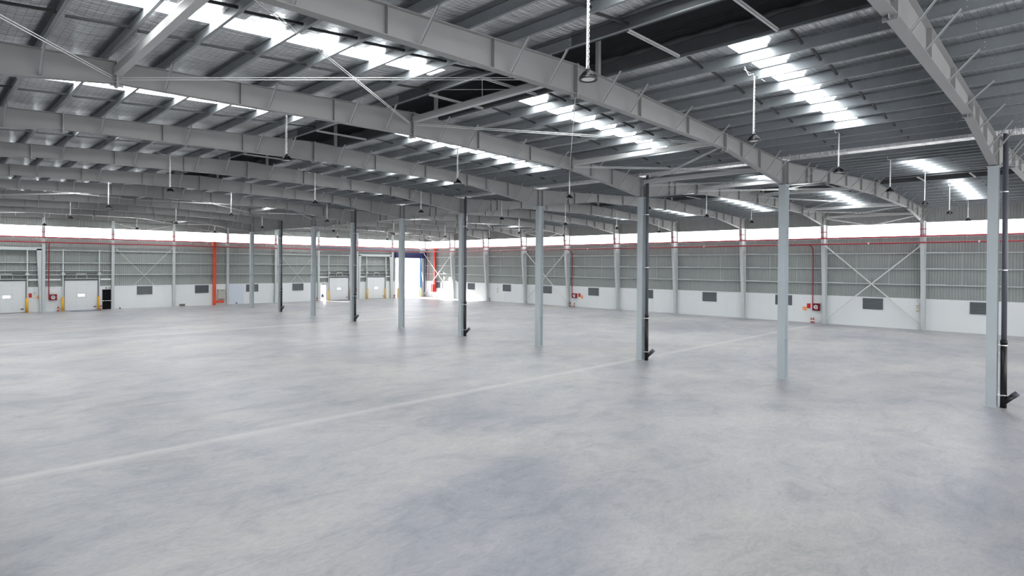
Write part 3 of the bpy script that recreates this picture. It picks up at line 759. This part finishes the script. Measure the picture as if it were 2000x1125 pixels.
def sign(wall, a, z, wd, h, mt, label, lines=True):
    r = wall_thing('safety_sign', label, 'sign', wall, a, z, 'safety signs')
    MB().box(-wd/2, wd/2, -.012, 0, 0, h).build('plate', mt, r)
    m = MB()
    if lines:
        m.box(-wd/2+.03, wd/2-.03, -.016, -.012, h*.62, h*.68); m.box(-wd/2+.05, wd/2-.06, -.016, -.012, h*.45, h*.5); m.box(-wd/2+.04, -wd/2+.12, -.016, -.012, h*.12, h*.38)
        m.build('print', CREAM, r)
def extinguisher(x, y, label, mt=RED2):
    r = thing('fire_extinguisher', label, 'fire extinguisher', (x, y, 0), 0, 'fire extinguishers')
    MB().lathe([(0, 0), (.075, 0), (.08, .02), (.08, .38), (.06, .43), (.025, .46), (.025, .48), (0, .48)], n=14).build('cylinder', mt, r, True)
    m = MB().box(-.02, .02, -.02, .02, .47, .53); m.beam((-.02, 0, .53), (.09, 0, .56), .025, .012); m.build('handle', BLK, r)
    MB().tube([(.03, 0, .5), (.11, 0, .46), (.115, 0, .3), (.10, 0, .16)], .012, 6).build('hose', BLK, r)
    MB().lathe([(.0815, .15), (.0815, .30)], n=14).build('label_band', CREAM, r)
def unit(wall, a, z, label, lift=.5):
    r = wall_thing('emergency_light_unit', label, 'light unit', wall, a, z, 'emergency light units')
    MB().box(-.11, .11, -.10, 0, 0, .55).build('body', CREAM, r); MB().box(-.12, .12, -.14, 0, .62, .80).build('lamp_head', WHITE, r)
    m = MB().box(-.07, .07, -.11, -.1, .56, .61); m.box(-.05, .05, -.115, -.1, .07, .12); m.box(-.03, .04, -.115, -.1, .38, .43); m.build('dark_fitting', BLK, r)
    MB().tube([(0, -.03, .8), (0, -.03, .8+lift)], .02, 6).build('conduit', GIRT, r)
def ebox(x, y, label):
    r = thing('floor_socket_post', label, 'socket post', (x, y, 0), 0, 'socket posts')
    MB().tube([(0, 0, 0), (0, 0, .2)], .03, 8).build('stem', GIRT, r); MB().box(-.09, .09, -.07, .07, .17, .36).build('box', WHITE, r)
# right wall, third column
dropper('r', 17.12, 1.3, 'dark red pipe dropping to the hose cabinet by the third wall column')
hose_cabinet('r', 16.80, 1.22, 'red hose cabinet with white coil beside the third right wall column')
sign('r', 17.54, 1.40, .34, .48, RED2, 'red fire sign left of the nearest right wall hose cabinet', False)
sign('r', 17.92, 1.17, .38, .36, ORNG, 'orange instruction sign left of the nearest red fire sign')
sign('r', 17.95, 1.62, .30, .14, WHITE, 'small white notice above the nearest orange wall sign', False)
extinguisher(32.55, 17.22, 'red extinguisher with pale label on the floor below nearest hose cabinet')
extinguisher(32.55, 17.02, 'dark red extinguisher, right one of the pair below nearest hose cabinet', RED)
ebox(32.6, 16.5, 'white box on short post beside the third right wall column')
unit('r', 8.48, 1.54, 'cream emergency light unit left of the second right wall column')
# right wall, seventh column
dropper('r', 47.42, 1.25, 'dark red pipe dropping to the hose cabinet by the seventh wall column')
hose_cabinet('r', 47.0, 1.18, 'red hose cabinet by the seventh wall column along the right wall', .72, .62)
sign('r', 46.27, 1.34, .36, .47, RED2, 'red fire sign right of the farther right wall hose cabinet', False)
sign('r', 45.86, 1.12, .34, .42, ORNG, 'orange instruction sign right of the farther red fire sign')
extinguisher(32.55, 47.72, 'dark extinguisher nearest the seventh right wall column', RED)
extinguisher(32.55, 46.98, 'dark extinguisher below the farther right wall hose cabinet', RED)
ebox(32.6, 47.35, 'white box on short post below the farther right wall hose cabinet')
extinguisher(32.5, 63.5, 'dark red extinguisher by the ninth right wall column', RED)
unit('r', 61.94, 1.35, 'cream emergency light unit left of the far right wall louvres')
# far wall
dropper('b', -19.02, 1.3, 'dark red pipe dropping to the leftmost far wall hose cabinet')
hose_cabinet('b', -18.62, 1.26, 'red hose cabinet left of the second dock door on the far wall', .64, .64)
sign('b', -20.62, 1.60, .28, .46, RED2, 'red fire sign right of the leftmost dock door', False)
unit('b', -20.25, 1.50, 'cream emergency light unit between red and orange signs, far wall left', .35)
sign('b', -19.87, 1.42, .36, .36, ORNG, 'orange instruction sign beside the cream unit, far wall left')
extinguisher(-18.2, 79.95, 'small red extinguisher left of the second dock door', RED2)
extinguisher(-14.2, 79.95, 'red extinguisher between bollard and dark doorway', RED2)
dropper('b', 19.22, 1.3, 'dark red pipe dropping to the hose cabinet between right dock doors')
hose_cabinet('b', 19.57, 1.17, 'red hose cabinet between the two right-hand dock doors', .58, .64)
sign('b', 18.50, 1.45, .26, .5, RED2, 'red fire sign right of the third dock door', False)
extinguisher(12.72, 79.9, 'dark red extinguisher left of the open doorway', RED)
extinguisher(18.45, 79.95, 'red extinguisher behind the bollard right of the third dock door', RED2)
extinguisher(26.45, 79.8, 'red extinguisher at the left foot of the open gateway', RED)
extinguisher(26.2, 79.8, 'dark extinguisher beside the left foot of the open gateway', RED)
for x, nm in ((-13.5, 'dark doorway'), (13.95, 'open doorway')):
    r = thing('exit_sign', 'small white exit light box above the %s' % nm, 'sign', (x, 80.05, 2.42), 0, 'exit light boxes')
    MB().box(-.20, .20, -.06, .04, 0, .16).build('housing', BLK, r); MB().box(-.14, .14, -.07, -.06, .02, .14).build('face', WHITE, r)
    MB().tube([(.2, 0, .1), (.45, 0, .12), (.45, 0, .25)], .012, 6).build('conduit', GIRT, r)
# red cable duct and electrical cabinet
r = thing('cable_duct', 'tall orange-red cable duct rising up the far wall', 'duct', (-1.69, 80.13, 0))
MB().box(-.19, .19, -.32, -.12, 0, 8.35).build('riser', ORED, r); MB().box(.19, 1.2, -.32, -.12, .27, .60).build('foot_branch', ORED, r)
r = thing('electrical_cabinet', 'beige electrical cabinet right of the orange-red duct', 'cabinet', (-.77, 80.1, .81))
MB().box(-.43, .43, -.26, 0, 0, 1.25).build('body', PANELBOX, r); MB().box(-.40, .40, -.275, -.26, .03, 1.22).build('door', PANELBOX, r)
m = MB()
for i in range(4): m.tube([(-.3+.18*i, -.13, -.14), (-.3+.18*i, -.13, 0)], .035, 8)
m.build('cable_gland', BLK, r); MB().box(-.2, .3, -.285, -.275, 1.10, 1.15).build('nameplate', BLK, r)
r = thing('floor_box', 'low grey louvred box at the far wall foot left of the duct', 'box', (-5.5, 80.1, .04))
MB().box(-.34, .34, -.12, 0, 0, .28).build('housing', PANELBOX, r); m = MB()
for i in range(4): m.box(-.3, .3, -.13, -.12, .03+.06*i, .06+.06*i)
m.build('slats', BLK, r)
for x, nm in ((-12.45, 'just right of the dark doorway'),):
    r = thing('door_stop', 'small dark floor stop %s' % nm, 'door stop', (x, 79.9, 0)); MB().box(-.3, .12, -.02, .02, .06, .09).build('bar', GIRT, r); MB().box(.1, .22, -.05, .05, 0, .16).build('block', BLK, r)
# corner bay: red duct and pipes on the right wall
r = thing('cable_duct', 'tall red duct on the right wall in the far corner', 'duct', (32.75, 77.0, 0))
MB().box(-.35, -.1, -.18, .18, .95, 8.3).build('riser', RED2, r); MB().box(-.5, -.05, .1, .7, .95, 2.2).build('valve_box', RED2, r)
r = thing('fire_dropper_pipe', 'thin red pipe dropping beside the corner duct', 'pipe', (32.6, 78.6, 0), 0, 'fire dropper pipes')
MB().tube([(-.1, 0, 7.6), (-.1, 0, 2.9), (-.1, .5, 2.85)], .05, 8).build('pipe', RED, r, True)

# ------------------------------------------------------------------ high-bay lamps
def lamp():
    r = thing('high_bay_lamp', 'x x x x', 'lamp', (0, 0, 0), 0, 'hanging high-bay lamps')
    m = MB().lathe([(.0, .0), (.135, 0), (.14, -.012), (.19, -.02), (.195, 0), (.185, .025), (.13, .055), (.10, .10), (.095, .15), (.0, .15)], n=32)
    m.build('housing', LAMPB, r, False)
    m = MB()
    for i in range(36):
        t = 2*pi*i/36; d = Vector((cos(t), sin(t), 0))
        p = d*.185+Vector((0, 0, .02)); q = d*.10+Vector((0, 0, .145)); c = Vector((-sin(t), cos(t), 0))*.003
        a = d*.10+Vector((0, 0, .05))
        m.hexa([p-c, p+c, a-c, a+c, p-c+Vector((0, 0, .02)), p+c+Vector((0, 0, .02)), q-c, q+c])
    m.build('cooling_fins', LAMPB, r)
    MB().lathe([(0, -.006), (.132, -.006), (.132, -.001)], n=32).build('lens', LENS, r)
    MB().lathe([(0, .15), (.055, .15), (.055, .20), (.02, .22), (.02, .25), (0, .25)], n=14).build('driver_cap', LAMPB, r, True)
    return r
def chain_mesh(ln):
    m = MB(); z = .25; i = 0; st = .052
    while z < ln:
        n = 8; pts = []
        for k in range(n+1):
            t = 2*pi*k/n; a = .02*cos(t); b = .034*sin(t)
            pts.append((a, 0, z+b) if i % 2 else (0, a, z+b))
        m.tube(pts, .0075, 5, False); z += st; i += 1
    return m.mesh('chain', CHROME)
LX = [-20.32, -12.2, -4.06, 4.06, 12.2, 20.32, 28.4]; LY = [4.4, 18.1, 31.8, 45.5, 59.2, 72.9]
ln_names = ['first', 'second', 'third', 'fourth', 'fifth', 'sixth', 'seventh']
lb = lamp(); lbk = list(lb.children); first = True; CH = {}
for j, ly in enumerate(LY):
    for i, lx in enumerate(LX):
        lab = 'black hanging lamp in the %s cross row from the camera, %s from the left' % (ORD[j], ORD[i])
        if first: c = lb; first = False
        else:
            c = lb.copy(); COL.objects.link(c)
            for ch in lbk: d = ch.copy(); COL.objects.link(d); d.parent = c
        c.location = (lx, ly, 9.2); c['label'] = lab
        dz = tz(lx)+.03-9.2; key = round(dz, 2)
        if key not in CH:
            cm = MB().tube([(-.03, .02, .2), (-.035, .01, dz*.5), (-.03, 0, dz-.05), (-.1, 0, dz+.03), (-.35, .03, dz-.06), (-.62, 0, dz+.02), (-.70, 0, dz+.1)], .013, 6)
            CH[key] = (chain_mesh(dz), cm.mesh('cable', WHITE))
        place(CH[key][0], 'chain', c); place(CH[key][1], 'cable', c)
        if 'bar' not in CH: CH['bar'] = MB().box(-.78, .78, -.008, .008, .01, .03).mesh('hanger_bar', SAG)
        place(CH['bar'], 'hanger_bar', c, (0, 0, dz-.01))

r = thing('junction_box', 'white junction box with looping cable on a left aisle roof purlin', 'junction box', (-18.98, 3.3, 11.22))
MB().box(-.07, .07, -.09, .09, -.03, .07).build('box', WHITE, r)
MB().tube([(0, -.08, 0), (.1, -.3, -.06), (.0, -.42, -.03), (-.1, -.3, .0), (-.35, .1, -.1), (-.7, .5, -.12), (-1.1, .9, -.02)], .014, 6).build('cable', WHITE, r, True)
# ------------------------------------------------------------------ person in the doorway
def person():
    r = thing('person', 'person in striped shirt and dark shorts walking in the open doorway', 'person', (14.06, 80.75, -.05), 0)
    V = []; E = []; R = []
    def add(p, rad, par=None):
        V.append(p); R.append(rad)
        if par is not None: E.append((par, len(V)-1))
        return len(V)-1
    pel = add((0, 0, .92), .13); wa = add((0, 0, 1.05), .115, pel); ch = add((0, 0, 1.25), .135, wa); sh = add((0, 0, 1.38), .10, ch)
    nk = add((0, 0, 1.47), .05, sh); hd = add((0.0, -.01, 1.56), .075, nk); h2 = add((0, -.01, 1.64), .085, hd); add((0, 0, 1.70), .055, h2); add((0, -.095, 1.585), .016, hd)
    def arm(s, el, wr, tips):
        a = add((s*.17, 0, 1.38), .055, sh); e = add(el, .038, a); w_ = add(wr, .027, e)
        d = Vector(wr)-Vector(el); d.normalize(); side = Vector((0, 1, 0)).cross(d).normalized()
        pm = Vector(wr)+d*.05; p_ = add(tuple(pm), .03, w_)
        for k, l in zip((-1.5, -.5, .5, 1.5), (.065, .08, .075, .055)):
            b = pm+side*.012*k+d*.03; f1 = add(tuple(b), .009, p_); add(tuple(b+d*l*.6+Vector((0, -.015, 0))), .008, f1)
        b = Vector(wr)+side*.035+d*.02; add(tuple(b+d*.025), .009, w_)
    arm(1, (.27, .02, 1.14), (.20, -.16, 1.0), 0); arm(-1, (-.29, 0, 1.18), (-.20, -.14, 1.40), 0)
    for s, k_, a_, t_ in ((-1, (-.13, -.10, .50), (-.17, -.02, .09), (-.18, -.16, .04)), (1, (.12, -.06, .50), (.16, .12, .10), (.18, 0, .04))):
        hp = add((s*.09, 0, .86), .095, pel); kn = add(k_, .06, hp); an = add(a_, .038, kn); add(t_, .032, an)
    me = bpy.data.meshes.new('body'); me.from_pydata(V, E, []); me.materials.append(SKIN); o = place(me, 'body', r)
    md = o.modifiers.new('skin', 'SKIN'); sv = me.skin_vertices[0].data
    for i, q in enumerate(R): sv[i].radius = (q, q*.85 if q > .1 else q)
    sv[0].use_root = True; ss = o.modifiers.new('sub', 'SUBSURF'); ss.levels = 1; ss.render_levels = 2
    m = MB(); n = 16
    def ell(z, rx, ry, cx=0, cy=0): return [(cx+rx*cos(2*pi*k/n), cy+ry*sin(2*pi*k/n), z) for k in range(n)]
    def loft(m, rings):
        b = len(m.v)
        for q in rings: m.v += q
        for i in range(len(rings)-1):
            for k in range(n): m.f.append((b+i*n+k, b+i*n+(k+1) % n, b+(i+1)*n+(k+1) % n, b+(i+1)*n+k))
    loft(m, [ell(.93, .17, .135), ell(1.1, .155, .125), ell(1.28, .185, .14), ell(1.37, .19, .12), ell(1.43, .13, .10), ell(1.47, .065, .065)])
    m.tube([(.16, 0, 1.38), (.24, .01, 1.22)], [.075, .062], 12); m.tube([(-.16, 0, 1.38), (-.25, 0, 1.25)], [.075, .062], 12)
    m.build('shirt', SHIRT, r, True)
    m = MB(); loft(m, [ell(.82, .165, .135), ell(.95, .175, .14)])
    m.tube([(-.085, 0, .86), (-.13, -.09, .50)], [.115, .09], 12); m.tube([(.085, 0, .86), (.12, -.055, .50)], [.115, .09], 12); m.build('shorts', SHORTS, r, True)
    m = MB().lathe([(.0, .10), (.05, .09), (.08, .06), (.09, .015), (.085, -.03)], (0, .035, 1.65), 14); m.build('hair', HAIR, r, True)
    m = MB().tube([(-.17, .02, .03), (-.18, -.10, .03), (-.18, -.2, .03)], [.045, .05, .03], 8); m.tube([(.16, .16, .03), (.175, .03, .03), (.18, -.05, .03)], [.045, .05, .03], 8); m.build('shoes', WHITE, r, True)
    MB().tube([(-.17, -.15, 1.46), (-.12, -.13, 1.56)], .02, 6).build('phone', BLK, r)
person()
